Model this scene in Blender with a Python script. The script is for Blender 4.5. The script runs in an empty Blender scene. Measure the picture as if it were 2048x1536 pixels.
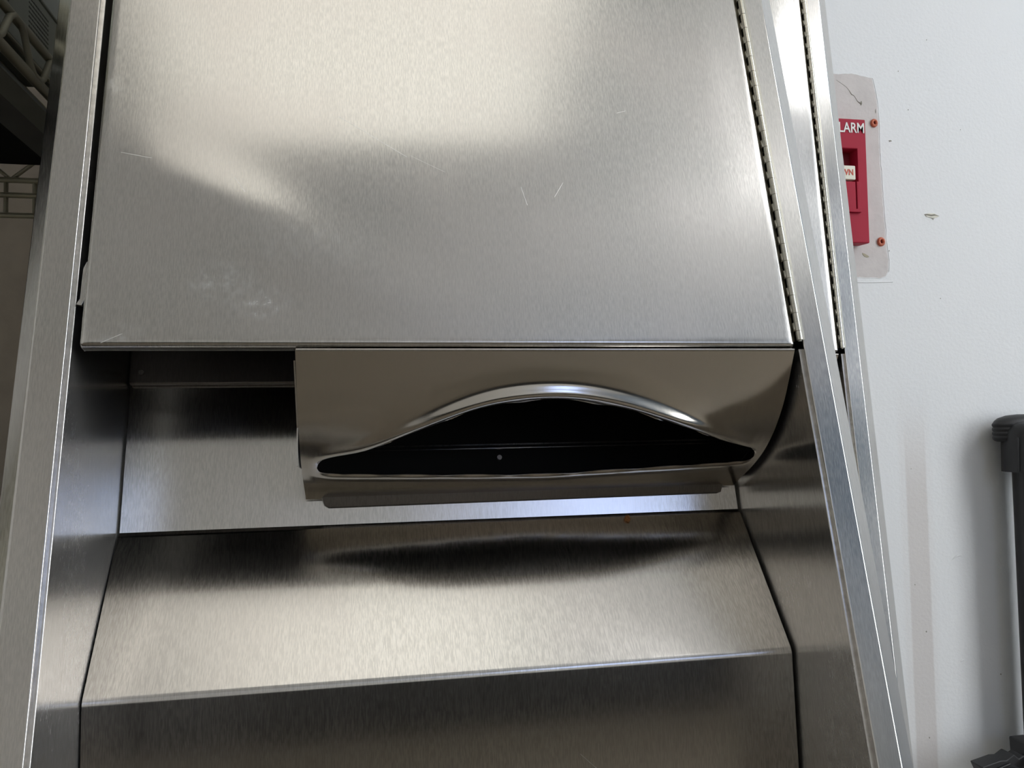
import bpy, bmesh, math, random
import numpy as np
from mathutils import Vector, Matrix, noise
random.seed(4)
S = bpy.context.scene
COL = S.collection
CZ = 0.896                      # camera height above the floor (m)

# ------------------------------------------------------------------ camera
cd = bpy.data.cameras.new('camera'); cam = bpy.data.objects.new('camera', cd); COL.objects.link(cam)
cd.sensor_fit = 'HORIZONTAL'; cd.sensor_width = 36.0; cd.lens = 36.0 * 1631.8 / 2048.0; cd.clip_start = 0.02
cam.matrix_world = Matrix(((0.98225, 0.00793, -0.18738, 0),
                           (-0.18677, -0.04978, -0.98114, 0),
                           (-0.01711, 0.99873, -0.04742, CZ),
                           (0, 0, 0, 1)))
S.camera = cam

# ------------------------------------------------------------------ colour management, world
S.view_settings.view_transform = 'Standard'; S.view_settings.look = 'None'
S.view_settings.gamma = 1.0; S.view_settings.use_curve_mapping = False
S.view_settings.exposure = 0.15
w = bpy.data.worlds.new('world'); S.world = w; w.use_nodes = True
w.node_tree.nodes['Background'].inputs[0].default_value = (0.75, 0.85, 1.0, 1)
w.node_tree.nodes['Background'].inputs[1].default_value = 0.6

# ------------------------------------------------------------------ node helpers
class NT:
    def __init__(s, name):
        s.m = bpy.data.materials.new(name); s.m.use_nodes = True
        s.t = s.m.node_tree; s.b = s.t.nodes['Principled BSDF']
    def n(s, typ, **kw):
        nd = s.t.nodes.new(typ)
        for k, v in kw.items(): setattr(nd, k, v)
        return nd
    def set(s, sock, v):
        if hasattr(v, 'default_value') or isinstance(v, bpy.types.NodeSocket): s.t.links.new(v, sock)
        else: sock.default_value = v
    def math(s, op, a, b=0.0, c=0.0, clamp=False):
        nd = s.n('ShaderNodeMath', operation=op); nd.use_clamp = clamp
        for i, v in enumerate((a, b, c)): s.set(nd.inputs[i], v)
        return nd.outputs[0]
    def coord(s, out='Object'): return s.n('ShaderNodeTexCoord').outputs[out]
    def mapping(s, v, scale=(1, 1, 1), loc=(0, 0, 0)):
        nd = s.n('ShaderNodeMapping'); s.set(nd.inputs['Vector'], v)
        nd.inputs['Scale'].default_value = scale; nd.inputs['Location'].default_value = loc
        return nd.outputs[0]
    def noise(s, v, scale=1.0, detail=2.0, rough=0.5):
        nd = s.n('ShaderNodeTexNoise'); s.set(nd.inputs['Vector'], v)
        nd.inputs['Scale'].default_value = scale; nd.inputs['Detail'].default_value = detail
        nd.inputs['Roughness'].default_value = rough
        return nd.outputs['Fac']
    def ramp(s, v, lo, hi, a=0.0, b=1.0, smooth=True):
        nd = s.n('ShaderNodeMapRange'); nd.interpolation_type = 'SMOOTHSTEP' if smooth else 'LINEAR'
        s.set(nd.inputs['Value'], v)
        for k, x in (('From Min', lo), ('From Max', hi), ('To Min', a), ('To Max', b)): nd.inputs[k].default_value = x
        return nd.outputs[0]
    def mix(s, f, a, b):
        nd = s.n('ShaderNodeMix', data_type='RGBA'); s.set(nd.inputs[0], f)
        for k, v in ((6, a), (7, b)):
            if isinstance(v, tuple): nd.inputs[k].default_value = (*v[:3], 1)
            else: s.t.links.new(v, nd.inputs[k])
        return nd.outputs[2]
    def bump(s, h, dist, strength=1.0):
        nd = s.n('ShaderNodeBump'); s.set(nd.inputs['Height'], h)
        nd.inputs['Distance'].default_value = dist; nd.inputs['Strength'].default_value = strength
        return nd.outputs[0]
    def sep(s, v):
        nd = s.n('ShaderNodeSeparateXYZ'); s.set(nd.inputs[0], v); return nd.outputs
    def seg(s, v, a, b, wid):
        """mask of a thin line from a to b, (x, z) in object metres"""
        o = s.sep(v); dx, dz = b[0] - a[0], b[1] - a[1]; L = math.hypot(dx, dz)
        px = s.math('SUBTRACT', o[0], a[0]); pz = s.math('SUBTRACT', o[2], a[1])
        along = s.math('ADD', s.math('MULTIPLY', px, dx / L), s.math('MULTIPLY', pz, dz / L))
        off = s.math('ABSOLUTE', s.math('ADD', s.math('MULTIPLY', px, -dz / L), s.math('MULTIPLY', pz, dx / L)))
        m = s.math('LESS_THAN', off, wid)
        m = s.math('MULTIPLY', m, s.math('GREATER_THAN', along, 0.0))
        return s.math('MULTIPLY', m, s.math('LESS_THAN', along, L))

def plain(name, col, rough=0.5, metal=0.0, var=0.0, bscale=0.0, bdist=0.0, emit=None, strength=0.0, vscale=20):
    k = NT(name); c = k.coord()
    if var:
        f = k.noise(c, vscale, 3)
        lo = tuple(max(0, x * (1 - var)) for x in col); hi = tuple(min(1, x * (1 + var)) for x in col)
        k.t.links.new(k.mix(k.ramp(f, 0.3, 0.7), lo, hi), k.b.inputs['Base Color'])
    else: k.b.inputs['Base Color'].default_value = (*col, 1)
    k.b.inputs['Roughness'].default_value = rough; k.b.inputs['Metallic'].default_value = metal
    if bscale: k.t.links.new(k.bump(k.noise(c, bscale, 3), bdist), k.b.inputs['Normal'])
    if emit:
        k.b.inputs['Emission Color'].default_value = (*emit, 1); k.b.inputs['Emission Strength'].default_value = strength
    return k.m

def steel(name, axis=(1, 0, 0), col=(0.60, 0.585, 0.555), rough=0.17, aniso=0.86, grain=1.0, scratches=(), smudges=()):
    """brushed stainless steel, grain running up the sheet; axis = across the grain"""
    k = NT(name); c = k.coord()
    gx, gy = (1700, 200) if axis[0] else (200, 1700)
    g = k.noise(k.mapping(c, (gx, gy, 200)), 1.0, 2, 0.6)
    g2 = k.noise(k.mapping(c, (gx * .28, gy * .28, 16)), 1.0, 3, 0.6)
    cl = k.noise(c, 9.0, 3)
    gg = k.math('ADD', k.math('MULTIPLY', g, 0.8), k.math('MULTIPLY', g2, 0.2))
    base = k.mix(k.ramp(gg, 0.38, 0.62), tuple(x * (1 - 0.10 * grain) for x in col), tuple(min(1, x * (1 + 0.09 * grain)) for x in col))
    base = k.mix(k.ramp(cl, 0.35, 0.65, 0, 0.35), base, tuple(x * y for x, y in zip(col, (1.03, 0.98, 0.98))))
    r = k.math('ADD', k.ramp(gg, 0.3, 0.7, rough - 0.015, rough + 0.02), k.ramp(cl, 0.3, 0.7, -0.02, 0.02))
    if scratches:
        m = None
        for a, b, wd in scratches:
            q = k.seg(c, a, b, wd); m = q if m is None else k.math('MAXIMUM', m, q)
        base = k.mix(m, base, (0.86, 0.85, 0.82)); r = k.math('ADD', r, k.math('MULTIPLY', m, 0.25))
    if smudges:
        o = k.sep(c); sm = None; nn = k.ramp(k.noise(c, 160, 4, 0.7), 0.42, 0.7)
        for x, z, rx, rz, amt in smudges:
            d = k.math('ADD', k.math('POWER', k.math('ABSOLUTE', k.math('MULTIPLY', k.math('SUBTRACT', o[0], x), 1 / rx)), 2.0),
                       k.math('POWER', k.math('ABSOLUTE', k.math('MULTIPLY', k.math('SUBTRACT', o[2], z), 1 / rz)), 2.0))
            q = k.math('MULTIPLY', k.ramp(d, 0.1, 1.0, amt, 0.0), nn); sm = q if sm is None else k.math('MAXIMUM', sm, q)
        base = k.mix(sm, base, (0.70, 0.70, 0.69)); r = k.math('ADD', r, k.math('MULTIPLY', sm, 0.2))
    k.t.links.new(base, k.b.inputs['Base Color']); k.t.links.new(r, k.b.inputs['Roughness'])
    k.b.inputs['Metallic'].default_value = 1.0; k.b.inputs['Anisotropic'].default_value = aniso
    vt = k.n('ShaderNodeVectorTransform', vector_type='VECTOR', convert_from='OBJECT', convert_to='WORLD')
    vt.inputs[0].default_value = axis; k.t.links.new(vt.outputs[0], k.b.inputs['Tangent'])
    k.t.links.new(k.bump(g, 0.00002, 0.13 * grain), k.b.inputs['Normal'])
    return k.m

# ------------------------------------------------------------------ mesh helpers
def link(name, me, mat, parent=None, smooth=False):
    o = bpy.data.objects.new(name, me); COL.objects.link(o)
    if mat: me.materials.append(mat)
    if parent: o.parent = parent
    if smooth:
        for p in me.polygons: p.use_smooth = True
    return o
def obj(name, bm, mat, parent=None, smooth=False, bevel=0.0, segs=2, angle=0.6):
    bmesh.ops.recalc_face_normals(bm, faces=bm.faces)
    me = bpy.data.meshes.new(name); bm.to_mesh(me); bm.free()
    o = link(name, me, mat, parent, smooth)
    if bevel:
        md = o.modifiers.new('bevel', 'BEVEL'); md.width = bevel; md.segments = segs; md.limit_method = 'ANGLE'; md.angle_limit = angle
        for p in me.polygons: p.use_smooth = True
        wn = o.modifiers.new('normals', 'WEIGHTED_NORMAL'); wn.keep_sharp = True; wn.weight = 100
    return o
def box(bm, a, b):
    xs, ys, zs = sorted((a[0], b[0])), sorted((a[1], b[1])), sorted((a[2], b[2]))
    v = [bm.verts.new((x, y, z)) for x in xs for y in ys for z in zs]
    for f in ((0, 1, 3, 2), (4, 6, 7, 5), (0, 4, 5, 1), (2, 3, 7, 6), (0, 2, 6, 4), (1, 5, 7, 3)):
        bm.faces.new([v[i] for i in f])
def boxes(*bs):
    bm = bmesh.new()
    for a, b in bs: box(bm, a, b)
    return bm
def tube(bm, pts, r, n=8, cap=True):
    """round bar along pts"""
    rings = []; pts = [Vector(p) for p in pts]
    for i, p in enumerate(pts):
        t = (pts[min(i + 1, len(pts) - 1)] - pts[max(i - 1, 0)]).normalized()
        u = t.cross(Vector((0, 0, 1)) if abs(t.z) < 0.9 else Vector((1, 0, 0))).normalized(); v = t.cross(u)
        rr = r[i] if isinstance(r, (list, tuple)) else r
        rings.append([bm.verts.new(p + (u * math.cos(2 * math.pi * k / n) + v * math.sin(2 * math.pi * k / n)) * rr) for k in range(n)])
    for A, B in zip(rings, rings[1:]):
        for k in range(n): bm.faces.new((A[k], A[(k + 1) % n], B[(k + 1) % n], B[k]))
    if cap:
        for rg in (rings[0][::-1], rings[-1]): bm.faces.new([bm.verts.new(v.co) for v in rg])
def prism(bm, poly, axis, a, b):
    """extrude a 2-D polygon along axis (0 x, 1 y, 2 z) from a to b; poly holds the other two coords in order"""
    def mk(p, t):
        q = list(p); q.insert(axis, t); return bm.verts.new(q)
    A = [mk(p, a) for p in poly]; B = [mk(p, b) for p in poly]; n = len(poly)
    bm.faces.new(A); bm.faces.new(B[::-1])
    for i in range(n): bm.faces.new((A[i], A[(i + 1) % n], B[(i + 1) % n], B[i]))
def empty(name, loc, rot=(0, 0, 0)):
    o = bpy.data.objects.new(name, None); COL.objects.link(o); o.location = loc; o.rotation_euler = rot
    o.empty_display_size = 0.1; return o
def empty_part(name, parent):
    o = bpy.data.objects.new(name, None); COL.objects.link(o); o.parent = parent; o.empty_display_size = .03; return o
def tag(o, label=None, cat=None, group=None, kind=None):
    for k, v in (('label', label), ('category', cat), ('group', group), ('kind', kind)):
        if v: o[k] = v
    return o
def struct(name, bm, mat, parent=None, **kw):
    o = obj(name, bm, mat, parent, **kw)
    if not parent: o['kind'] = 'structure'
    return o
def text_mesh(name, body, size, mat, parent, loc, rot, extrude=0.0004, offset=0.0, align='CENTER', sx=1.0):
    cu = bpy.data.curves.new(name, 'FONT'); cu.body = body; cu.size = size; cu.extrude = extrude; cu.offset = offset
    cu.align_x = align; cu.align_y = 'CENTER'
    t = bpy.data.objects.new(name, cu); COL.objects.link(t)
    me = bpy.data.meshes.new_from_object(t); bpy.data.objects.remove(t); bpy.data.curves.remove(cu)
    o = link(name, me, mat, parent); o.location = loc; o.rotation_euler = rot; o.scale = (sx, 1, 1); return o

# ------------------------------------------------------------------ materials
def wall_mat():
    k = NT('painted_wall'); c = k.coord(); o = k.sep(c)
    n1 = k.noise(c, 260, 3, 0.6); n2 = k.noise(c, 3.0, 3)
    col = k.mix(k.ramp(n2, 0.35, 0.65), (0.80, 0.82, 0.83), (0.85, 0.855, 0.85))
    # an upright strip where the old beige paint shows through
    wob = k.math('MULTIPLY', k.math('SUBTRACT', k.noise(c, 60, 3), 0.5), 0.0016)
    x = k.math('ADD', o[0], wob)
    band = k.math('MULTIPLY', k.ramp(x, 0.6085, 0.6115), k.ramp(x, 0.6345, 0.6375, 1, 0))
    band = k.math('MULTIPLY', band, k.ramp(o[2], CZ - 0.10, CZ + 0.02, 1, 0))
    wide = k.math('MULTIPLY', k.ramp(x, 0.598, 0.606), k.ramp(x, 0.636, 0.648, 1, 0))
    wide = k.math('MULTIPLY', wide, k.ramp(o[2], CZ - 0.04, CZ + 0.06, 1, 0))
    col = k.mix(k.math('MULTIPLY', wide, 0.35), col, (0.76, 0.73, 0.71))
    col = k.mix(k.math('MULTIPLY', band, 0.85), col, (0.68, 0.645, 0.62))
    k.t.links.new(col, k.b.inputs['Base Color']); k.b.inputs['Roughness'].default_value = 0.6
    k.t.links.new(k.bump(n1, 0.0006, 0.5), k.b.inputs['Normal'])
    return k.m
M_wall = wall_mat()
M_wall2 = plain('beige_wall', (0.36, 0.31, 0.25), 0.75, var=0.06, bscale=120, bdist=0.0004)
M_roomwall = plain('room_wall', (0.80, 0.775, 0.73), 0.7, var=0.04)
M_bluewall = plain('blue_grey_wall', (0.20, 0.29, 0.40), 0.7, var=0.04)
M_dark = plain('dark_reflected_surface', (0.022, 0.020, 0.018), 0.6, var=0.2, vscale=4)
M_ceil = plain('ceiling_tile', (0.82, 0.80, 0.76), 0.8, var=0.04)
M_floor = plain('vinyl_floor', (0.19, 0.16, 0.12), 0.5, var=0.12, vscale=9)
M_patch = plain('bare_plaster', (0.66, 0.615, 0.59), 0.75, var=0.04, bscale=150, bdist=0.0004, vscale=40)
M_steel = steel('brushed_steel')
M_door = steel('brushed_steel_door',
    scratches=[((0.129, 0.142), (0.168, 0.117), 0.00013), ((0.072, 0.099), (0.078, 0.090), 0.00016), ((0.235, 0.100), (0.238, 0.088), 0.0001),
               ((0.255, 0.094), (0.261, 0.104), 0.0001), ((0.012, 0.112), (0.028, 0.109), 0.00012), ((0.300, 0.155), (0.306, 0.157), 0.00012),
               ((0.010, 0.001), (0.020, 0.006), 0.0001), ((0.170, 0.118), (0.190, 0.108), 0.00006)],
    smudges=[(0.068, 0.035, 0.022, 0.016, 0.55), (0.088, 0.024, 0.018, 0.012, 0.6), (0.006, 0.155, 0.006, 0.008, 0.6),
             (0.018, 0.006, 0.02, 0.008, 0.4), (0.11, 0.06, 0.04, 0.02, 0.25)])
M_side = steel('brushed_steel_side', axis=(0, 1, 0), rough=0.24)
M_slope = steel('brushed_steel_bin', rough=0.195, grain=1.3, scratches=[((0.262, -0.222), (0.285, -0.243), 0.00008)])
M_cover = steel('polished_steel_cover', col=(0.56, 0.53, 0.48), rough=0.16, aniso=0.4, grain=0.12)
M_trim = steel('brushed_steel_trim', rough=0.17, aniso=0.4)
M_hinge = steel('hinge_steel', col=(0.62, 0.60, 0.52), rough=0.24, aniso=0.0, grain=0.6)
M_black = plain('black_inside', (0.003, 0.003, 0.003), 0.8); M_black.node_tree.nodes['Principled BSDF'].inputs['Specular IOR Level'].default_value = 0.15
M_gap = plain('dark_rubber', (0.02, 0.02, 0.02), 0.8)
M_red = plain('red_alarm', (0.40, 0.010, 0.035), 0.55, var=0.04); M_red.node_tree.nodes['Principled BSDF'].inputs['Specular IOR Level'].default_value = 0.25
M_redin = plain('deep_red', (0.22, 0.005, 0.015), 0.5)
M_white = plain('white_lettering', (0.85, 0.84, 0.80), 0.5)
M_cream = plain('cream_plastic', (0.83, 0.80, 0.66), 0.4)
M_redtxt = plain('red_lettering', (0.6, 0.06, 0.02), 0.5)
M_anchor = plain('orange_plastic', (0.62, 0.17, 0.09), 0.6, var=0.2, vscale=300)
M_hole = plain('anchor_hole', (0.12, 0.01, 0.006), 0.8)
M_chipd = plain('chip_shade', (0.28, 0.27, 0.22), 0.9)
M_chipl = plain('bare_gypsum', (0.80, 0.78, 0.68), 0.9)
M_post = plain('black_plastic', (0.018, 0.018, 0.019), 0.48, var=0.15, bscale=400, bdist=0.0001)
M_tube = plain('black_painted_tube', (0.012, 0.011, 0.012), 0.32)
M_wire = plain('epoxy_wire', (0.30, 0.28, 0.20), 0.35, 0.3, var=0.15)
M_liner = plain('shelf_liner', (0.05, 0.052, 0.05), 0.6, var=0.2)
M_box = plain('carton_board', (0.30, 0.31, 0.26), 0.8, var=0.05)
M_box2 = plain('pale_carton', (0.38, 0.40, 0.37), 0.8, var=0.05)
M_ink = plain('grey_ink', (0.12, 0.12, 0.10), 0.8)
M_crumb = plain('orange_crumb', (0.30, 0.12, 0.03), 0.7, var=0.4, vscale=600)
M_lamp = plain('lamp_diffuser', (0.9, 0.9, 0.88), 0.5, emit=(1.0, 0.955, 0.86), strength=0.85)
M_lamp2 = plain('fill_lamp_diffuser', (0.9, 0.9, 0.9), 0.5, emit=(0.98, 0.985, 1.0), strength=8.0)
M_glass2 = plain('fill_light_pane', (0.8, 0.85, 0.9), 0.3, emit=(0.93, 0.97, 1.0), strength=5.2)
M_lampf = plain('lamp_frame', (0.75, 0.75, 0.74), 0.4)
M_glass = plain('daylight_pane', (0.8, 0.85, 0.9), 0.3, emit=(0.44, 0.58, 1.0), strength=2.6)

# ------------------------------------------------------------------ the room
WY = 0.828
XL, XR, YB, YF, ZC = -1.45, 2.1, -2.5, 1.55, CZ + 1.65
struct('floor', boxes(((XL - .1, YB - .1, -0.06), (XR + .1, YF + .1, 0))), M_floor)
struct('ceiling', boxes(((XL - .1, YB - .1, ZC), (XR + .1, YF + .1, ZC + .06))), M_ceil)
wall = struct('wall_front', boxes(((-0.02, WY, 0), (XR, YF, ZC))), M_wall)
struct('wall_alcove', boxes(((XL, YF, 0), (-0.02, YF + .1, ZC))), M_wall2)
struct('wall_left', boxes(((XL - .1, YB, 0), (XL, YF + .1, ZC))), M_roomwall)
ry0, ry1, rz0, rz1 = -1.30, -0.15, CZ - 0.45, CZ + 1.45
struct('wall_right', boxes(((XR, YB, 0), (XR + .1, ry0, ZC)), ((XR, ry1, 0), (XR + .1, YF, ZC)),
                           ((XR, ry0, 0), (XR + .1, ry1, rz0)), ((XR, ry0, rz1), (XR + .1, ry1, ZC))), M_bluewall)
win = struct('fill_light_window', boxes(((XR, ry0, rz0), (XR + .06, ry0 + .05, rz1)), ((XR, ry1 - .05, rz0), (XR + .06, ry1, rz1)),
                      ((XR, ry0 + .05, rz0), (XR + .06, ry1 - .05, rz0 + .05)), ((XR, ry0 + .05, rz1 - .05), (XR + .06, ry1 - .05, rz1)),
                      ((XR + .01, (ry0 + ry1) / 2 - .03, rz0 + .05), (XR + .06, (ry0 + ry1) / 2 + .03, rz1 - .05))), M_lampf)
obj('pane', boxes(((XR + .03, ry0 + .05, rz0 + .05), (XR + .035, ry1 - .05, rz1 - .05))), M_glass2, win)  # unseen glowing window added to brighten the front wall
# back wall with a daylight window
wx0, wx1, wz0, wz1 = 0.80, 1.46, CZ + 0.58, CZ + 1.48
struct('wall_back', boxes(((XL, YB - .1, 0), (wx0, YB, ZC)), ((wx1, YB - .1, 0), (XR, YB, ZC)),
                          ((wx0, YB - .1, 0), (wx1, YB, wz0)), ((wx0, YB - .1, wz1), (wx1, YB, ZC))), M_roomwall)
struct('dark_reflection_panel', boxes(((XL, YB, 0), (XR, YB + .03, CZ - 0.12))), M_dark)  # unseen dark panel added so the bin front has something dark to reflect
win = struct('window_1', boxes(((wx0, YB - .06, wz0), (wx0 + .04, YB + .01, wz1)), ((wx1 - .04, YB - .06, wz0), (wx1, YB + .01, wz1)),
                      ((wx0 + .04, YB - .06, wz0), (wx1 - .04, YB + .01, wz0 + .04)), ((wx0 + .04, YB - .06, wz1 - .04), (wx1 - .04, YB + .01, wz1)),
                      ((wx0 + .04, YB - .06, wz0 + .20), (wx1 - .04, YB + .01, wz0 + .26))), M_dark)
obj('pane', boxes(((wx0 + .04, YB - .035, wz0 + .04), (wx1 - .04, YB - .03, wz1 - .04))), M_glass, win)

def ceiling_light(x0, x1, y0, y1, label, lamp):
    t = tag(empty('ceiling_light', ((x0 + x1) / 2, (y0 + y1) / 2, ZC - .06)), label, 'ceiling light')
    hx, hy = (x1 - x0) / 2, (y1 - y0) / 2
    obj('frame', boxes(((-hx, -hy, 0), (-hx + .02, hy, .06)), ((hx - .02, -hy, 0), (hx, hy, .06)),
                       ((-hx + .02, -hy, 0), (hx - .02, -hy + .02, .06)), ((-hx + .02, hy - .02, 0), (hx - .02, hy, .06))), M_lampf, t)
    obj('diffuser', boxes(((-hx + .02, -hy + .02, .005), (hx - .02, hy - .02, .012))), lamp, t)
    return t
ceiling_light(-0.52, 0.54, -0.87, -0.15, 'warm white ceiling panel light above the leaning cabinets', M_lamp)
ceiling_light(1.52, 2.06, -0.85, 0.05, 'unseen cool ceiling light added at the right to brighten the wall', M_lamp2)  # unseen lamp added to brighten the wall, on the side the pole shadow implies


# ------------------------------------------------------------------ wall details
def flat_blob(name, pts, mat, y0, y1, parent):
    bm = bmesh.new(); prism(bm, pts, 1, y0, y1)       # poly = (x, z)
    return obj(name, bm, mat, parent)
def rough_poly(pts, step, amp):
    out = []
    for a, b in zip(pts, pts[1:] + pts[:1]):
        L = math.hypot(b[0] - a[0], b[1] - a[1]); n = max(1, int(L / step))
        for i in range(n):
            t = i / n; x = a[0] + (b[0] - a[0]) * t; z = a[1] + (b[1] - a[1]) * t
            d = (noise.noise((x * 160, z * 160, 3)) * .7 + noise.noise((x * 420, z * 420, 9)) * .5) * amp
            out.append((x - (b[1] - a[1]) / L * d, z + (b[0] - a[0]) / L * d))
    return out
zz = lambda l: [(x, z + CZ) for x, z in l]
patch = [(0.45, 0.3925), (0.5412, 0.3917), (0.559, 0.3934), (0.5865, 0.3894), (0.5905, 0.3702), (0.5925, 0.3468), (0.5922, 0.3059), (0.5933, 0.271),
         (0.5944, 0.2362), (0.5957, 0.2073), (0.5983, 0.1785), (0.5975, 0.166), (0.594, 0.160), (0.5872, 0.1576), (0.45, 0.1565)]
flat_blob('bare_patch', rough_poly(zz(patch), 0.003, 0.0013), M_patch, WY - 0.0003, WY + 0.002, wall)
# thin ridge of paint left standing round the patch
rim = rough_poly(zz([(x + .0006, z) for x, z in patch[1:]]), 0.003, 0.0013)
bm = bmesh.new(); tube(bm, [(x + .001, WY + 0.0001, z) for x, z in rim[:-30]], 0.0006, 5)
obj('paint_ridge', bm, M_wall, wall, smooth=True)
bm = bmesh.new(); tube(bm, [(0.53, WY, CZ + .1525), (0.57, WY, CZ + .1522), (0.603, WY, CZ + .1535)], 0.0007, 5)
obj('paint_ridge', bm, M_wall, wall, smooth=True)
bm = bmesh.new()
tube(bm, [(x, WY - 0.0004, z + CZ) for x, z in ((0.5409, 0.3847), (0.547, 0.381), (0.553, 0.3775), (0.5563, 0.374), (0.5595, 0.369), (0.563, 0.3674), (0.567, 0.361), (0.5715, 0.3585))],
     [.0001, .00015, .00015, .0002, .0005, .0002, .0003, .0008], 5)
obj('crack', bm, M_chipd, wall)
flat_blob('paint_chip', zz([(0.5707, 0.3610), (0.5722, 0.3620), (0.5725, 0.3585), (0.5712, 0.3565), (0.5705, 0.3580)]), M_chipd, WY - .0006, WY, wall)
flat_blob('paint_chip', zz([(0.5655, 0.1858), (0.5685, 0.1852), (0.5735, 0.1825), (0.5742, 0.1812), (0.5715, 0.1806), (0.5680, 0.1818), (0.5660, 0.1840)]), plain('old_yellow_filler', (0.45, 0.41, 0.30), 0.9), WY - .0006, WY, wall)
flat_blob('paint_chip', zz([(0.6050, 0.3175), (0.6080, 0.3180), (0.6090, 0.3168), (0.6060, 0.3162)]), M_chipd, WY - .0004, WY, wall)
flat_blob('paint_chip', zz([(0.5888, 0.3515), (0.5896, 0.3540), (0.5900, 0.3500), (0.5892, 0.3480)]), M_chipd, WY - .0005, WY, wall)
g = flat_blob('gouge', zz([(0.6475, 0.2330), (0.6530, 0.2340), (0.6600, 0.2342), (0.6665, 0.2312), (0.6640, 0.2295), (0.6610, 0.2290), (0.6590, 0.2268), (0.6560, 0.2290), (0.6500, 0.2302)]), M_chipl, WY - .0006, WY, wall)
flat_blob('gouge_shadow_edge', zz([(0.6480, 0.2330), (0.6500, 0.2333), (0.6560, 0.2326), (0.6600, 0.2332), (0.6665, 0.2312), (0.6615, 0.2317), (0.6560, 0.2308), (0.6505, 0.2316), (0.6485, 0.2320)]), M_chipd, WY - .0009, WY, wall)
flat_blob('gouge_shadow_edge', zz([(0.6562, 0.2290), (0.6602, 0.2290), (0.6585, 0.2272)]), plain('grey_chip', (0.45, 0.45, 0.42), 0.9), WY - .0008, WY, wall)
bm = bmesh.new(); tube(bm, [(0.6640, WY, CZ - .1650), (0.6690, WY - .0005, CZ - .1612), (0.6735, WY - .0005, CZ - .1598), (0.6775, WY, CZ - .1600)], [.0003, .0009, .0010, .0003], 6)
obj('nick', bm, M_wall, wall, smooth=True)
bm = bmesh.new(); tube(bm, [(0.6700, WY, CZ - .2790), (0.6730, WY - .0004, CZ - .2775), (0.6760, WY, CZ - .2780)], [.0003, .0008, .0003], 6)
obj('nick', bm, M_wall, wall, smooth=True)
for x, z in ((0.621, 0.4), (0.70, 0.335), (0.632, 0.355), (0.664, 0.135), (0.617, -.06), (0.616, -.19), (0.628, -.243), (0.7215, -.297), (0.6265, -.36), (0.66, .44), (0.60, .189)):
    s = random.uniform(.0004, .0009)
    flat_blob('paint_speck', zz([(x - s, z), (x, z + s * 1.5), (x + s, z + s * .3), (x + s * .3, z - s)]), M_chipd, WY - .0003, WY, wall)
def anchor(x, z, r, label):
    t = tag(empty('wall_anchor', (x, WY, z + CZ)), label, 'wall anchor')
    bm = bmesh.new(); n = 20; rings = []
    for rr, y in ((r, 0.0), (r * 1.02, -.0015), (r * .85, -.0028), (r * .48, -.0030), (r * .40, .0000)):
        rings.append([bm.verts.new((rr * (1 + .08 * noise.noise((a * 2.1, rr * 300, z * 50))) * math.cos(2 * math.pi * a / n), y, rr * 1.12 * math.sin(2 * math.pi * a / n))) for a in range(n)])
    for A, B in zip(rings, rings[1:]):
        for a in range(n): bm.faces.new((A[a], A[(a + 1) % n], B[(a + 1) % n], B[a]))
    obj('collar', bm, M_anchor, t, smooth=True)
    bm = bmesh.new(); prism(bm, [(r * .46 * math.cos(a * .5236), r * .5 * math.sin(a * .5236)) for a in range(12)], 1, -.0009, -.0001)
    obj('hole', bm, M_hole, t)
anchor(0.5865, 0.3366, 0.0043, 'orange plastic wall anchor in the wall beside the top of the red alarm')
anchor(0.5896, 0.1991, 0.0046, 'orange plastic wall anchor in the wall beside the bottom of the red alarm')

# ------------------------------------------------------------------ fire alarm pull station
def fire_alarm():
    t = tag(empty('fire_alarm', (0.5185, WY, CZ + 0.2625)), 'red fire alarm pull station on the white wall, half hidden by the rear steel cabinet', 'fire alarm')
    W2, H2 = 0.0435, 0.0700        # half sizes of the front
    bm = bmesh.new()
    yF = -0.020
    # front plate as a frame round the pull recess
    x0, x1, z0, z1 = -0.032, 0.0325, -0.0355, 0.036
    o = [(-W2, -H2), (W2, -H2), (W2, H2), (-W2, H2)]; i_ = [(x0, z0), (x1, z0), (x1, z1), (x0, z1)]
    of = [bm.verts.new((x, yF, z)) for x, z in o]; ob = [bm.verts.new((x * 1.0, -.0005, z * .985)) for x, z in o]
    inf = [bm.verts.new((x, yF, z)) for x, z in i_]; inb = [bm.verts.new((x, -.005, z)) for x, z in i_]
    for k in range(4):
        j = (k + 1) % 4
        bm.faces.new((of[k], of[j], inf[j], inf[k])); bm.faces.new((of[k], ob[k], ob[j], of[j])); bm.faces.new((inf[k], inf[j], inb[j], inb[k]))
    bm.faces.new(inb); bm.faces.new(ob)
    obj('body', bm, M_red, t, bevel=.0012)
    obj('recess_lining', boxes(((x0 + .0005, -.0058, z0 + .0005), (x1 - .0005, -.0051, z1 - .0005))), M_redin, t)
    h = obj('pull_handle', boxes(((x0 + .002, -.0215, z0), (x1 - .0045, -.006, -.0015)), ((x0 + .001, -.0235, z0 - .001), (x1 + .0005, -.0205, z0 + .003))), M_red, t, bevel=.0007)
    obj('handle_ridge', boxes(((x1 - .004, -.0225, z0 + .002), (x1 + .0005, -.006, -.0015))), M_red, h, bevel=.0006)
    lb = obj('label_plate', boxes(((x0 + .003, -.0215, 0.0005), (x1 - .004, -.008, .0165))), M_cream, t, bevel=.0012)
    text_mesh('lettering', 'PULL DOWN', .0094, M_redtxt, lb, (.0020, -.0217, .0083), (math.pi / 2, 0, 0), .0001, .0002, sx=.86)
    text_mesh('lettering', 'FIRE ALARM', .0160, M_white, t, (.0422, -.0203, .0590), (math.pi / 2, 0, 0), .0004, .0002, 'RIGHT', .80)
    return t
fire_alarm()

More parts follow.
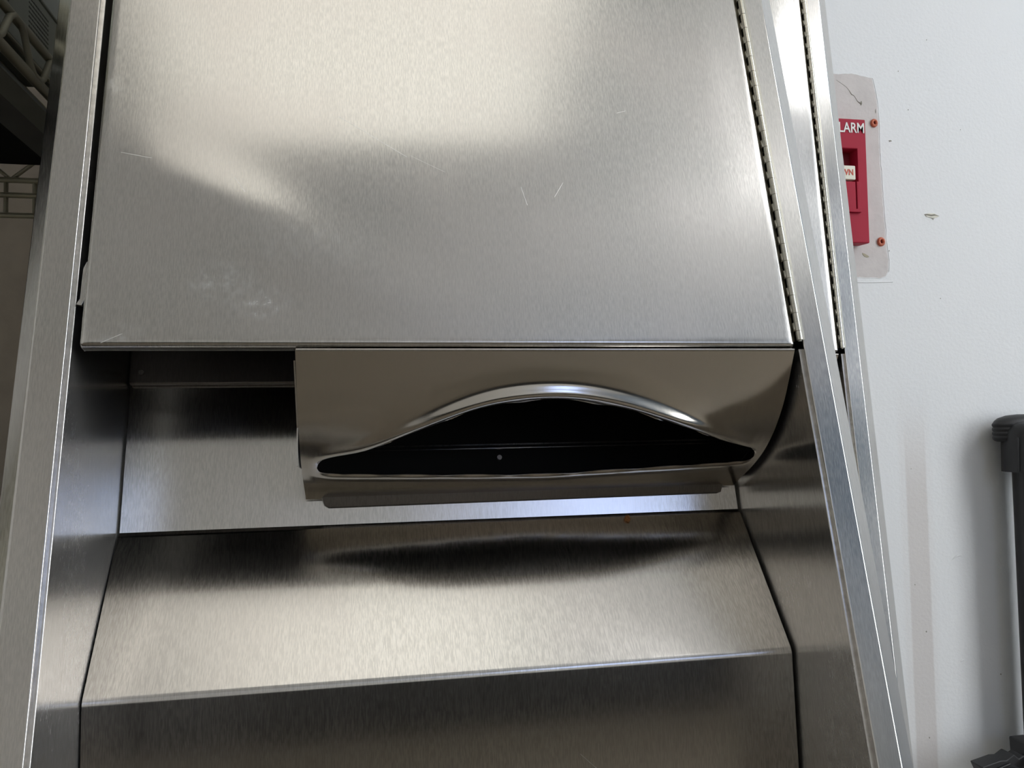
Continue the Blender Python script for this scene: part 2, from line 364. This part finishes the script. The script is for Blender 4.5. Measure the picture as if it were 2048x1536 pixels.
# ------------------------------------------------------------------ the steel cabinets
DW = 0.395; TOP = 0.58; BOT = -0.94; GL = 0.0061; XRI = 0.4008
def sheet_warp(x, z):
    """slight waviness of the thin door sheet (metres, outwards +)"""
    u = x / DW; v = max(0.0, min(1.0, z / .585))
    edge = max(0.0, min(1, u / .08, (1 - u) / .08, z / .03))
    edge = edge * edge * (3 - 2 * edge)
    h = 0.0
    for cx, cz, ang, lw, ww, a in WARPS:
        dx, dz = x - cx, z - cz; c, s = math.cos(ang), math.sin(ang)
        p, q = dx * c + dz * s, -dx * s + dz * c
        h += a * math.exp(-(p / lw) ** 2 - (q / ww) ** 2)
    return h * edge
WARPS = [(0.093, 0.066, -0.50, 0.095, 0.022, 0.0011), (0.38, .25, 0.0, .13, .09, .0014), (0.20, .11, 0.0, .10, .03, -.0002)]

def cabinet():
    root = empty('towel_cabinet', (0, 0, 0))
    # --- trim frame: mitred, flat face with an outer bevel
    prof_l = [(-GL, .012), (-GL, .0), (-0.0218, 0.0), (-0.0332, 0.0101), (-0.0332, 0.0135), (-0.0300, .0135)]
    fr = bmesh.new()
    def loop(off_in):                       # corner positions for one profile index
        xi, y = off_in
        d = -GL - xi                        # distance outwards from the inner edge
        sx = 1.0 if d <= 0 else (0.0137 / 0.0157 if d <= .0158 else 0.0269 / 0.0271)
        yl = y * .44 if .001 < y < .0126 and d > .02 else (y - .004 if d > .02 and y > .013 else y); dl = d - .0034 if d > .02 else d
        return [(-GL - dl, yl, BOT + .03 - d), (XRI + d * sx, y, BOT + .03 - d), (XRI + d * sx, y, TOP - .02 + d), (-GL - dl, yl, TOP - .02 + d)]
    loops = [[fr.verts.new(p) for p in loop(q)] for q in prof_l]
    for A, B in zip(loops, loops[1:]):
        for k in range(4): fr.faces.new((A[k], A[(k + 1) % 4], B[(k + 1) % 4], B[k]))
    o = obj('trim_frame', fr, M_trim, root, bevel=.0007, segs=3, angle=.4)
    for p in o.data.polygons: p.use_smooth = True
    # --- housing box behind the trim
    T = .0012
    bx = boxes(((-.0075, .0140, BOT + .03), (-.0075 - T, .115, TOP - .02)), ((XRI + .0015, .0140, BOT + .03), (XRI + .0015 + T, .115, TOP - .02)),
               ((-.0087, .114, BOT + .03), (XRI + .0027, .115, TOP - .02)),
               ((-.0087, .0140, BOT + .0288), (XRI + .0027, .115, BOT + .03)), ((-.0087, .0140, TOP - .02), (XRI + .0027, .115, TOP - .0188)))
    obj('housing', bx, M_side, root)
    # foot rail under the box, on which the cabinet stands
    obj('bottom_rail', boxes(((-.008, .020, BOT), (XRI + .002, .115, BOT + .0285))), M_side, root)
    # --- recess
    obj('side_panel', boxes(((-.0042, .0030, BOT + .04), (-.0072, .1125, TOP - .03))), M_side, root, bevel=.0006)
    obj('side_panel', boxes(((.3988, .0030, BOT + .04), (.4022, .1125, -.001))), M_side, root, bevel=.0006)
    obj('back_panel', boxes(((-.0030, .1090, -.0815), (.3970, .1105, TOP - .03))), M_steel, root)
    br = obj('mounting_bracket', boxes(((-.0028, .1035, .0113), (.1015, .1085, .075))), M_gap_steel, root, bevel=.0008)
    bm = bmesh.new(); tube(bm, [(.0045, .1040, .0182), (.0045, .1015, .0182)], .0016, 12); obj('rivet', bm, M_steel, br, smooth=True)
    obj('shade_lining', boxes(((.1025, .101, -.002), (.3985, .1035, TOP - .04)), ((-.0035, .012, .10), (.3985, .1085, .1015))), M_black, root)  # near-black sheets stand in for the shade behind the door
    # --- door: thin dished sheet with folded returns
    bm = bmesh.new(); NX, NZ = 120, 150; H = .558; R = .0022
    def zrow(i):
        return H * i / NZ
    grid = []
    # rounded bottom fold rows first
    fold = [(.0085, -.0003), (.0040, -.0004), (.0018, -.0002), (.0006, .0006), (.0001, .0014)]
    rows = [(y, z, 0) for y, z in fold] + [(0, .0022 + (H - .0022) * (i / NZ), 1) for i in range(NZ + 1)]
    xs = [.0] + [.0006] + [0.002 + (DW - .004) * i / NX for i in range(NX + 1)] + [DW - .0006, DW]
    for y, z, f in rows:
        rw = []
        for j, x in enumerate(xs):
            yy = y - (sheet_warp(x, z) if f else 0)
            if j in (0, len(xs) - 1): yy += .0012
            elif j in (1, len(xs) - 2): yy += .0003
            rw.append(bm.verts.new((x, yy, z)))
        grid.append(rw)
    for A, B in zip(grid, grid[1:]):
        for j in range(len(A) - 1): bm.faces.new((A[j], A[j + 1], B[j + 1], B[j]))
    # side returns
    for j, s in ((0, 1), (len(xs) - 1, -1)):
        back = [bm.verts.new((xs[j], .0085, max(r[1], .0002))) for r in rows]
        for i in range(len(rows) - 1): bm.faces.new((grid[i][j], grid[i + 1][j], back[i + 1], back[i]))
    dr = obj('door', bm, M_door, root, smooth=True)
    # latch tab and catch at the left edge of the door
    bm = bmesh.new()
    prism(bm, [(-.0002, .0475), (-.0010, .0465), (-.0022, .0430), (-.0024, .0260), (-.0040, .0228), (-.0012, .0222), (.0, .0260)], 1, .0020, .0035)
    lt = obj('latch_tab', bm, M_steel, dr, bevel=.0003)
    # --- continuous hinge
    hg = obj('hinge', boxes(((XRI - .0004, -.0004, .0035), (XRI + .0012, .0010, .558)), ((.3957, .0028, .0035), (.3975, .0045, .558))), M_hinge, root)
    P = .00575; hx = .3984; z = .0030; i = 0; me1 = me2 = None
    for kind in (0, 1):
        bm = bmesh.new()
        tube(bm, [(0, 0, .00004 if kind else .00016), (0, 0, P - (.00016 if kind else .00004))], .0018, 18)
        if kind: box(bm, (0, .0002, .0002), (.0024, .0016, P - .0002))
        else: box(bm, (-.0022, .0002, .0002), (0, .0016, P - .0002))
        bmesh.ops.recalc_face_normals(bm, faces=bm.faces)
        me = bpy.data.meshes.new('knuckle'); bm.to_mesh(me); bm.free(); me.materials.append(M_hinge)
        me.polygons.foreach_set('use_smooth', [abs(p.normal.z) < .5 and len(p.vertices) == 4 for p in me.polygons])
        if kind: me2 = me
        else: me1 = me
    while z < .55:
        o = bpy.data.objects.new('knuckle', me2 if i % 2 == 0 else me1); COL.objects.link(o); o.parent = hg
        o.location = (hx, -.0006, z); z += P; i += 1
    bm = bmesh.new(); tube(bm, [(hx, -.0006, .0022), (hx, -.0006, .556)], .0010, 8); obj('hinge_pin', bm, M_hinge, hg)
    # --- waste bin: sloping top that comes forward, front that runs back below
    bm = bmesh.new()
    pr = [(.1080, -.0812), (.1072, -.0824), (.0640, -.1730), (.0638, -.1752), (.0772, -.2420), (.0830, -.2800), (.0830, BOT + .045), (.1120, BOT + .045), (.1120, -.0812)]
    def arc(a, b, c, r, n=4):
        a, b, c = Vector(a), Vector(b), Vector(c); u = (a - b).normalized(); v = (c - b).normalized()
        p0, p1 = b + u * r, b + v * r; return [tuple(p0.lerp(b, t).lerp(b.lerp(p1, t), t)) for t in [k / n for k in range(n + 1)]]
    pr = [(.1085, -.0812)] + arc((.1085, -.0812), (.1060, -.0840), (.0636, -.1740), .0008) + arc((.1060, -.0840), (.0636, -.1740), (.0772, -.2420), .0026, 6) + \
         [(.0704, -.2080), (.0772, -.2420), (.0850, -.2810), (.0850, BOT + .045), (.1120, BOT + .045), (.1120, -.0812)]
    NXB = 60; x0, x1 = -.0031, .3968
    cols = []
    for j in range(NXB + 1):
        x = x0 + (x1 - x0) * j / NXB; u = j / NXB
        ring = []
        for q, (y, z) in enumerate(pr):
            ring.append(bm.verts.new((x, y, z)))
        cols.append(ring)
    for A, B in zip(cols, cols[1:]):
        for q in range(len(pr)): bm.faces.new((A[q], A[(q + 1) % len(pr)], B[(q + 1) % len(pr)], B[q]))
    bm.faces.new(cols[0]); bm.faces.new(cols[-1][::-1])
    # subdivide the slope along its fall and give it a gentle dish
    bn = obj('waste_bin', bm, M_slope, root, smooth=True)
    md = bn.modifiers.new('edge', 'EDGE_SPLIT'); md.split_angle = .6
    # --- towel dispenser with the curved cover
    td = empty_part('towel_dispenser', root)
    PR = [(0.0005, -.0025), (.0104, -.0152), (.0186, -.0250), (.027, -.0335), (.04, -.0435), (.0547, -.0515), (.0706, -.0570), (.0865, -.0608), (.098, -.0630), (.1050, -.0652)]
    # smooth the profile
    prs = [Vector(p) for p in PR]
    for _ in range(5):
        nn = [prs[0]]
        for a, b in zip(prs, prs[1:]): nn += [a.lerp(b, .25), a.lerp(b, .75)]
        nn.append(prs[-1]); prs = nn
    SL = [0.0]
    for a, b in zip(prs, prs[1:]): SL.append(SL[-1] + (b - a).length)
    ST = SL[-1]
    import bisect
    def pos(s):
        s = max(0, min(ST, s)); i = min(len(SL) - 2, max(0, bisect.bisect_right(SL, s) - 1))
        return prs[i].lerp(prs[i + 1], (s - SL[i]) / max(1e-9, SL[i + 1] - SL[i]))
    def at(s):
        d = (pos(s + .003) - pos(s - .003)).normalized()
        return pos(s), Vector((d.y, -d.x))          # outward normal (towards room and down)
    tp = [(.1146, .0820), (.1156, .0780), (0.1177, 0.0757), (0.1256, 0.0722), (0.1415, 0.0683), (0.1525, 0.0624), (0.165, 0.0542), (0.1806, 0.0464), (0.1961, 0.0398), (0.2118, 0.0346), (0.2278, 0.0318),
          (0.244, 0.0307), (0.2607, 0.0313), (0.2778, 0.0339), (0.2955, 0.0383), (0.314, 0.0445), (0.3335, 0.0519), (0.3499, 0.0592), (0.3653, 0.0664), (0.3781, 0.0712), (0.3868, 0.0745), (0.3895, 0.0780), (.3904, .0820)]
    bt = [(.1146, .0820), (.1156, .0860), (0.1172, 0.0881), (0.1236, 0.0908), (0.1415, 0.0925), (0.1922, 0.0962), (0.2455, 0.0990), (0.2636, 0.0990), (0.2814, 0.0972), (0.3178, 0.0943), (0.355, 0.0917), (0.3834, 0.0890), (0.3892, 0.0860), (.3904, .0820)]
    def interp(tab, x):
        if x <= tab[0][0]: return tab[0][1]
        if x >= tab[-1][0]: return tab[-1][1]
        n = len(tab)
        for i in range(n - 1):
            if x <= tab[i + 1][0]:
                x0, y0 = tab[i]; x1, y1 = tab[i + 1]
                xm, ym = tab[i - 1] if i else (2 * x0 - x1, 2 * y0 - y1); xn, yn = tab[i + 2] if i + 2 < n else (2 * x1 - x0, 2 * y1 - y0)
                t = (x - x0) / (x1 - x0); h = x1 - x0
                m0 = (y1 - ym) / (x1 - xm); m1 = (yn - y0) / (xn - x0)
                return (2*t**3-3*t*t+1)*y0 + (t**3-2*t*t+t)*h*m0 + (-2*t**3+3*t*t)*y1 + (t**3-t*t)*h*m1
    OX0, OX1 = .1146, .3904; X0, X1 = .1060, .3947
    gx_ = np.array([OX0 + (OX1 - OX0) * (1 - math.cos(math.pi * i / 900)) / 2 for i in range(901)])
    def smooth_tab(tab):
        out = []
        for x in gx_:
            h = min(.016, (x - OX0) * .6, (OX1 - x) * .6)
            out.append((x, sum(interp(tab, x + h * q / 8) * (1 + math.cos(math.pi * q / 8.5)) for q in range(-8, 9)) / sum(1 + math.cos(math.pi * q / 8.5) for q in range(-8, 9))))
        return np.array(out)
    ST_, SB_ = smooth_tab(tp), smooth_tab(bt)
    topf = lambda x: float(np.interp(x, ST_[:, 0], ST_[:, 1])); botf = lambda x: float(np.interp(x, SB_[:, 0], SB_[:, 1]))
    xs = [X0 + (OX0 - X0) * i / 6 for i in range(6)]
    xs += [OX0 + (OX1 - OX0) * (1 - math.cos(math.pi * i / 150)) / 2 for i in range(151)]
    xs += [OX1 + (X1 - OX1) * i / 4 for i in range(1, 5)]
    outl = [(OX0 + (OX1 - OX0) * (1 - math.cos(math.pi * i / 160)) / 2) for i in range(701)]
    outline = np.array([(x, topf(x)) for x in outl] + [(x, botf(x)) for x in outl])
    def disp(x, s, top):
        d = float(np.sqrt(((outline - (x, s)) ** 2).sum(1).min())); d = max(0.0, d - .00035); ef = max(0.0, min(1.0, (x - OX0) / .008, (OX1 - x) / .008))
        fade = min(1.0, (x - X0) / .006, (X1 - x) / .006)
        fade = max(0, fade)
        g = max(0.0, min(1.0, (.0812 - s) / .006)); g = g * g * (3 - 2 * g)      # 0 on the lower edge, 1 on the arch
        q = max(0.0, min(1.0, (topf(x) - .045) / .028)); q = q * q * (3 - 2 * q)
        amp = (.0042 - .0034 * q) * fade * (.3 + .7 * ef)
        upt = math.exp(-((d - .0050) / .0040) ** 2) * amp + math.exp(-((d - .010) / .009) ** 2) * amp * .5
        upb = .0004 * math.exp(-((d - .004) / .003) ** 2) * fade
        up = upt * g + upb * (1 - g)
        lip = -(.0010 + .0022 * g) * (.15 + .85 * ef) * max(0, 1 - d / .0022) ** 2
        return up + lip
    bm = bmesh.new()
    def strip(fa, fb, n, power, top):
        cs = []
        for x in xs:
            a, b = fa(x), fb(x); c = []
            for i in range(n + 1):
                t = i / n; t = 1 - (1 - t) ** power if top else t ** power
                s = a + (b - a) * t; p, nv = at(s); dd = disp(x, s, top)
                c.append(bm.verts.new((x, p.x + nv.x * dd, p.y + nv.y * dd)))
            cs.append(c)
        for A, B in zip(cs, cs[1:]):
            for i in range(n): bm.faces.new((A[i], A[i + 1], B[i + 1], B[i]))
    strip(lambda x: 0.0, lambda x: topf(x), 40, 1.9, True)
    strip(lambda x: botf(x), lambda x: ST, 16, 1.8, False)
    # folded top return and back lip
    bmesh.ops.remove_doubles(bm, verts=bm.verts, dist=.00002)
    box(bm, (X0, .0006, -.0027), (X1, .010, -.0019))
    cv = obj('cover', bm, M_cover, td, smooth=True)
    bm = bmesh.new(); tube(bm, [(X0 + .0004, .0010, -.0024), (X1 - .0002, .0010, -.0024)], .0008, 8)
    obj('rolled_edge', bm, M_trim, td, smooth=True)
    bm = bmesh.new(); prism(bm, [(X0 + .0095, -.0640), (X0 + .0110, -.0685), (X0 + .014, -.0705), (.385, -.0695), (.386, -.0640)], 1, .1062, .1078)
    for v in bm.verts: v.co.y += (v.co.z + .0700) * -.6 if v.co.y < .107 else 0
    obj('back_lip', bm, M_gap_steel, td, bevel=.0006)  # darkened steel stands in for the dark reflection below the cover
    bm = bmesh.new(); prism(bm, [(.014, -.004), (.045, -.0340), (.045, -.0560), (.1065, -.0465), (.1065, -.004)], 0, .1042, .1050)
    obj('side_plate', bm, M_side, td)
    bm = bmesh.new(); prism(bm, [(.013, -.0045), (.030, -.0300), (.050, -.0440), (.1050, -.0590), (.1065, -.0045)], 0, .3905, .3915)
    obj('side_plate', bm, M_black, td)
    tr = obj('inner_tray', boxes(((.1068, .0985, -.0565), (.390, .1000, -.0035)), ((.1068, .012, -.0045), (.390, .0985, -.0035))), M_black, td)  # near-black colour stands in for the shade inside the slot
    obj('tray_edge', boxes(((.1100, .0840, -.0378), (.386, .0850, -.0368)), ((.1100, .0835, -.0402), (.386, .0850, -.0395))), M_steel, tr)
    bm = bmesh.new(); tube(bm, [(.2295, .0985, -.0430), (.2295, .0968, -.0430)], .0016, 10); obj('tray_screw', bm, M_gap_steel, tr, smooth=True)
    return root
M_gap_steel = steel('darkened_steel', col=(0.20, 0.185, 0.17), rough=0.45, aniso=0.3)

def copy_tree(o, parent=None):
    c = o.copy(); COL.objects.link(c); c.parent = parent
    for ch in list(o.children): copy_tree(ch, c)
    return c
cab = cabinet()
cab2 = copy_tree(cab)
cab.location = (-0.13773, 0.44498, CZ + 0.04323); cab.rotation_euler = (math.radians(-14.322), 0, 0)
tag(cab, 'brushed steel recessed towel cabinet leaning in front, its arched dispenser slot in view', 'towel cabinet')
cab2.location = (0.01299, 0.63401, CZ + 0.05639); cab2.rotation_euler = (math.radians(-7.123), 0, math.radians(.1))
tag(cab2, 'second steel cabinet leaning behind the first, only its right edge and hinge showing', 'towel cabinet')

# crumb lying on the seam of the front cabinet
bm = bmesh.new(); bmesh.ops.create_icosphere(bm, subdivisions=3, radius=.0022)
for v in bm.verts:
    v.co *= 1 + .45 * noise.noise(v.co * 700) ; v.co.x *= .85
cr = obj('crumb', bm, M_crumb, smooth=True)
cr.matrix_world = cab.matrix_basis @ Matrix.Translation((0.3152, 0.1045, -0.0852))
tag(cr, 'tiny orange-brown crumb stuck at the top edge of the sloping steel bin lid', 'crumb')

# ------------------------------------------------------------------ black pole at the right
def pole():
    t = tag(empty('pole_stand', (0.7465, 0.795, 0)), 'black upright pole with a ribbed cap standing before the white wall at the right', 'stand')
    r0 = .0215
    bm = bmesh.new(); tube(bm, [(0, 0, .02), (0, 0, CZ - .055)], r0 - .0006, 28); obj('pole', bm, M_tube, t, smooth=True, bevel=0)
    # flat-sided front strip on the pole
    obj('pole_groove', boxes(((-.0168, -.0145, .1), (-.0150, -.0120, CZ - .062))), M_tube, t)
    # collar: rounded top sleeve
    bm = bmesh.new(); zc = CZ
    prof = [(.0312, -.0645), (.0310, -.064), (.0302, -.026), (.0296, -.0205), (.0280, -.0160), (.0252, -.0120), (.021, -.0095), (.015, -.0083), (.004, -.0080)]
    tube(bm, [(0, 0, zc + z) for r, z in prof], [r for r, z in prof], 40)
    obj('collar', bm, M_post, t, smooth=True)
    obj('collar_seam', boxes(((-.0292, -.0125, zc - .063), (-.0280, -.0100, zc - .026))), M_tube, t)
    # cap: wide ribbed disc
    bm = bmesh.new()
    pts = [(.0350, -.0310), (.0385, -.0300)]
    for k in range(4):
        z = -.0285 + k * .0048; pts += [(.0402, z), (.0412, z + .0018), (.0408, z + .0034), (.0398, z + .0042)]
    pts += [(.0385, -.0078), (.034, -.0045), (.024, -.0015), (.010, -.0002)]
    tube(bm, [(0, 0, zc + z) for r, z in pts], [r for r, z in pts], 96)
    for v in bm.verts: v.co.y = v.co.y * .45 + .012; v.co.x += .0035
    obj('cap', bm, M_post, t, smooth=True)
    # foot
    bm = bmesh.new(); tube(bm, [(0, 0, 0), (0, 0, .006), (0, 0, .022)], [.055, .055, .024], 28); obj('foot', bm, M_post, t)
    return t
ps = pole()
def clamp(ps):
    t = empty_part('clamp', ps); t.location = (0.7015 - .7465, -.025, CZ - .382)
    k = 1.0
    bm = bmesh.new()
    P = lambda x, z: (x * k - .683, (z + .372) * k - .372 * (1 - k) * -1 if False else (z * k + .372))
    body = [(0.6185, -0.3568), (0.6413, -0.3520), (0.6483, -0.3524), (0.6575, -0.3472), (0.6633, -0.3522), (0.6694, -0.3495), (0.6746, -0.3537), (0.685, -0.356), (.690, -.375), (0.6235, -0.3675)]
    prism(bm, [P(*q) for q in body], 1, -.008, .010); obj('lever', bm, M_post, t, bevel=.0012)
    bm = bmesh.new(); a = P(.628, -.3620); b = P(.651, -.3560)
    tube(bm, [(a[0], -.009, a[1]), (b[0], -.009, b[1])], .0012, 8); obj('ridge', bm, M_tube, t, smooth=True)
    bm = bmesh.new(); a = P(.668, -.3572); b = P(.725, -.334)
    tube(bm, [(a[0], -.014, a[1]), (b[0], -.014, b[1])], .0040, 12); obj('rod', bm, M_tube, t, smooth=True)
    bm = bmesh.new(); a = P(.655, -.378)
    tube(bm, [(a[0], -.012, a[1]), (a[0], .012, a[1])], .0185, 28); obj('knob', bm, M_post, t, bevel=.001)
    bm = bmesh.new(); prism(bm, [(-.002, .030), (.058, .030), (.062, -.006), (.0, -.010)], 1, -.004, .026)
    obj('jaw', bm, M_post, t, bevel=.002)
    return t
clamp(ps)

# ------------------------------------------------------------------ wire shelf and cartons at the left
SX = -0.257; SY0, SY1 = 0.42, 0.93; ZT, ZB = CZ + .319, CZ + .287; SXL = -0.95
def wire_shelf():
    t = tag(empty('wire_shelf', (SX, SY0, 0)), 'beige-grey wire storage shelf at the left, cartons on it', 'wire shelf')
    L = lambda x, y, z: (x - SX, y - SY0, z)
    def rod(pts, r=.0032, name='rod'):
        bm = bmesh.new(); tube(bm, [L(*p) for p in pts], r, 10); return obj(name, bm, M_wire, t, smooth=True)
    rod([(SX, SY0, ZT), (SX, SY1, ZT)], .0036); rod([(SX, SY0, ZB), (SX, SY1, ZB)], .0042)
    # the snaking wire between the two side rods
    pts = []; n = 6; step = (SY1 - SY0 - .02) / n
    for i in range(n * 12 + 1):
        ph = i / 12; y = SY0 + .01 + ph * step; c = math.cos(2 * math.pi * ph); c = max(-1, min(1, c * 1.35))
        pts.append((SX + .002, y, (ZT + ZB) / 2 + .0145 * c))
    rod(pts, .0028, 'truss_wire')
    # long back edge with its own truss and ladder rods
    for z in (.287, .264, .248, .2265): rod([(SX, SY1, CZ + z), (SXL, SY1, CZ + z)], .0030)
    pts = []; n = 14; step = (SX - SXL) / n
    for i in range(n * 2 + 1): pts.append((SXL + i * step / 2, SY1 + .002, CZ + (.286 if i % 2 else .265)))
    rod(pts, .0026, 'truss_wire')
    for i in range(26):
        x = SX - .0475 - i * .0279
        if x > SXL: rod([(x, SY1 + .001, CZ + .2265), (x, SY1 + .001, CZ + .264)], .0024, 'upright_wire')
    # front edge (out of view to the left) and deck wires
    rod([(SX, SY0, ZT), (SXL, SY0, ZT)]); rod([(SX, SY1, ZT), (SXL, SY1, ZT)])
    rod([(SXL, SY0, ZT), (SXL, SY1, ZT)])
    for i in range(24):
        x = SX - .02 - i * .028
        rod([(x, SY0, ZT + .004), (x, SY1, ZT + .004)], .0019, 'deck_wire')
    for x in (SX - .012, SXL):
        for y in (SY0 - .014, SY1 + .016):
            if x == SX - .012 and y < .6: continue
            bm = bmesh.new(); tube(bm, [L(x, y, 0), L(x, y, CZ + 1.0)], .0125, 16); obj('post', bm, M_wire, t, smooth=True)
    bm = bmesh.new(); tube(bm, [L(SX - .012, SY0 - .014, 0), L(SX - .012, SY0 - .014, CZ + 1.0)], .0125, 16); obj('post', bm, M_wire, t, smooth=True)
    # dark tray hanging below the deck, a metal strip along its edge
    obj('lower_tray', boxes((L(SX - .052, SY0 + .02, ZB - .012), L(SXL + .02, SY1 - .02, ZB - .009)), ), M_black, t)
    obj('tray_strip', boxes((L(SX - .001, SY0 + .02, ZB - .016), L(SX - .022, SY1 - .02, ZB - .013)),), M_wire_dk, t)
    obj('tray_strip', boxes((L(SX - .0225, SY0 + .02, ZB - .014), L(SX - .051, SY1 - .02, ZB - .011)),), M_liner, t)
    return t
M_wire_dk = plain('grey_strip', (0.10, 0.105, 0.09), 0.5, var=.1)
wire_shelf()
def carton(x1, y0, y1, z0, h, mat, label, prn):
    t = tag(empty('carton', (x1, y0, z0)), label, 'carton')
    W = .42
    obj('board', boxes(((-W, 0, 0), (0, y1 - y0, h))), mat, t, bevel=.0015)
    obj('lid_flap', boxes(((-W + .002, .002, h + .0003), (.0012, y1 - y0 - .002, h + .0030))), mat, t, bevel=.0008)
    if prn:
        bm = bmesh.new()
        for gy, gz, wd, rows in ((.24, .046, .035, 7), (.315, .050, .045, 9), (.16, .030, .05, 6)):
            for r in range(rows):
                y = gy
                while y < gy + wd * (1 if r < rows - 1 else .6):
                    w_ = random.uniform(.002, .006); box(bm, (.0001, y, gz - r * .0042), (.0004, min(y + w_, gy + wd), gz - r * .0042 + .0013)); y += w_ + .0014
        obj('printed_text', bm, M_ink, t)
        bm = bmesh.new()
        for rr in (.0095,):
            cy, cz = .315 - .03, .052
            tube(bm, [(.0003, cy + rr * math.cos(a * math.pi / 12), cz + rr * .62 * math.sin(a * math.pi / 12)) for a in range(25)], .0004, 5, False)
        tube(bm, [(.0003, cy - .004, cz - .003), (.0003, cy - .001, cz + .003), (.0003, cy + .003, cz + .003), (.0003, cy + .004, cz - .002), (.0003, cy, cz - .003)], .0004, 5)
        obj('printed_symbol', bm, M_ink, t)
    return t
carton(-.276, .44, .83, ZT + .0060, .060, M_box, 'grey-green printed carton lying on the wire shelf', True)
carton(-.290, .45, .88, ZT + .0694, .16, M_box2, 'paler carton stacked on top of the printed carton', False)
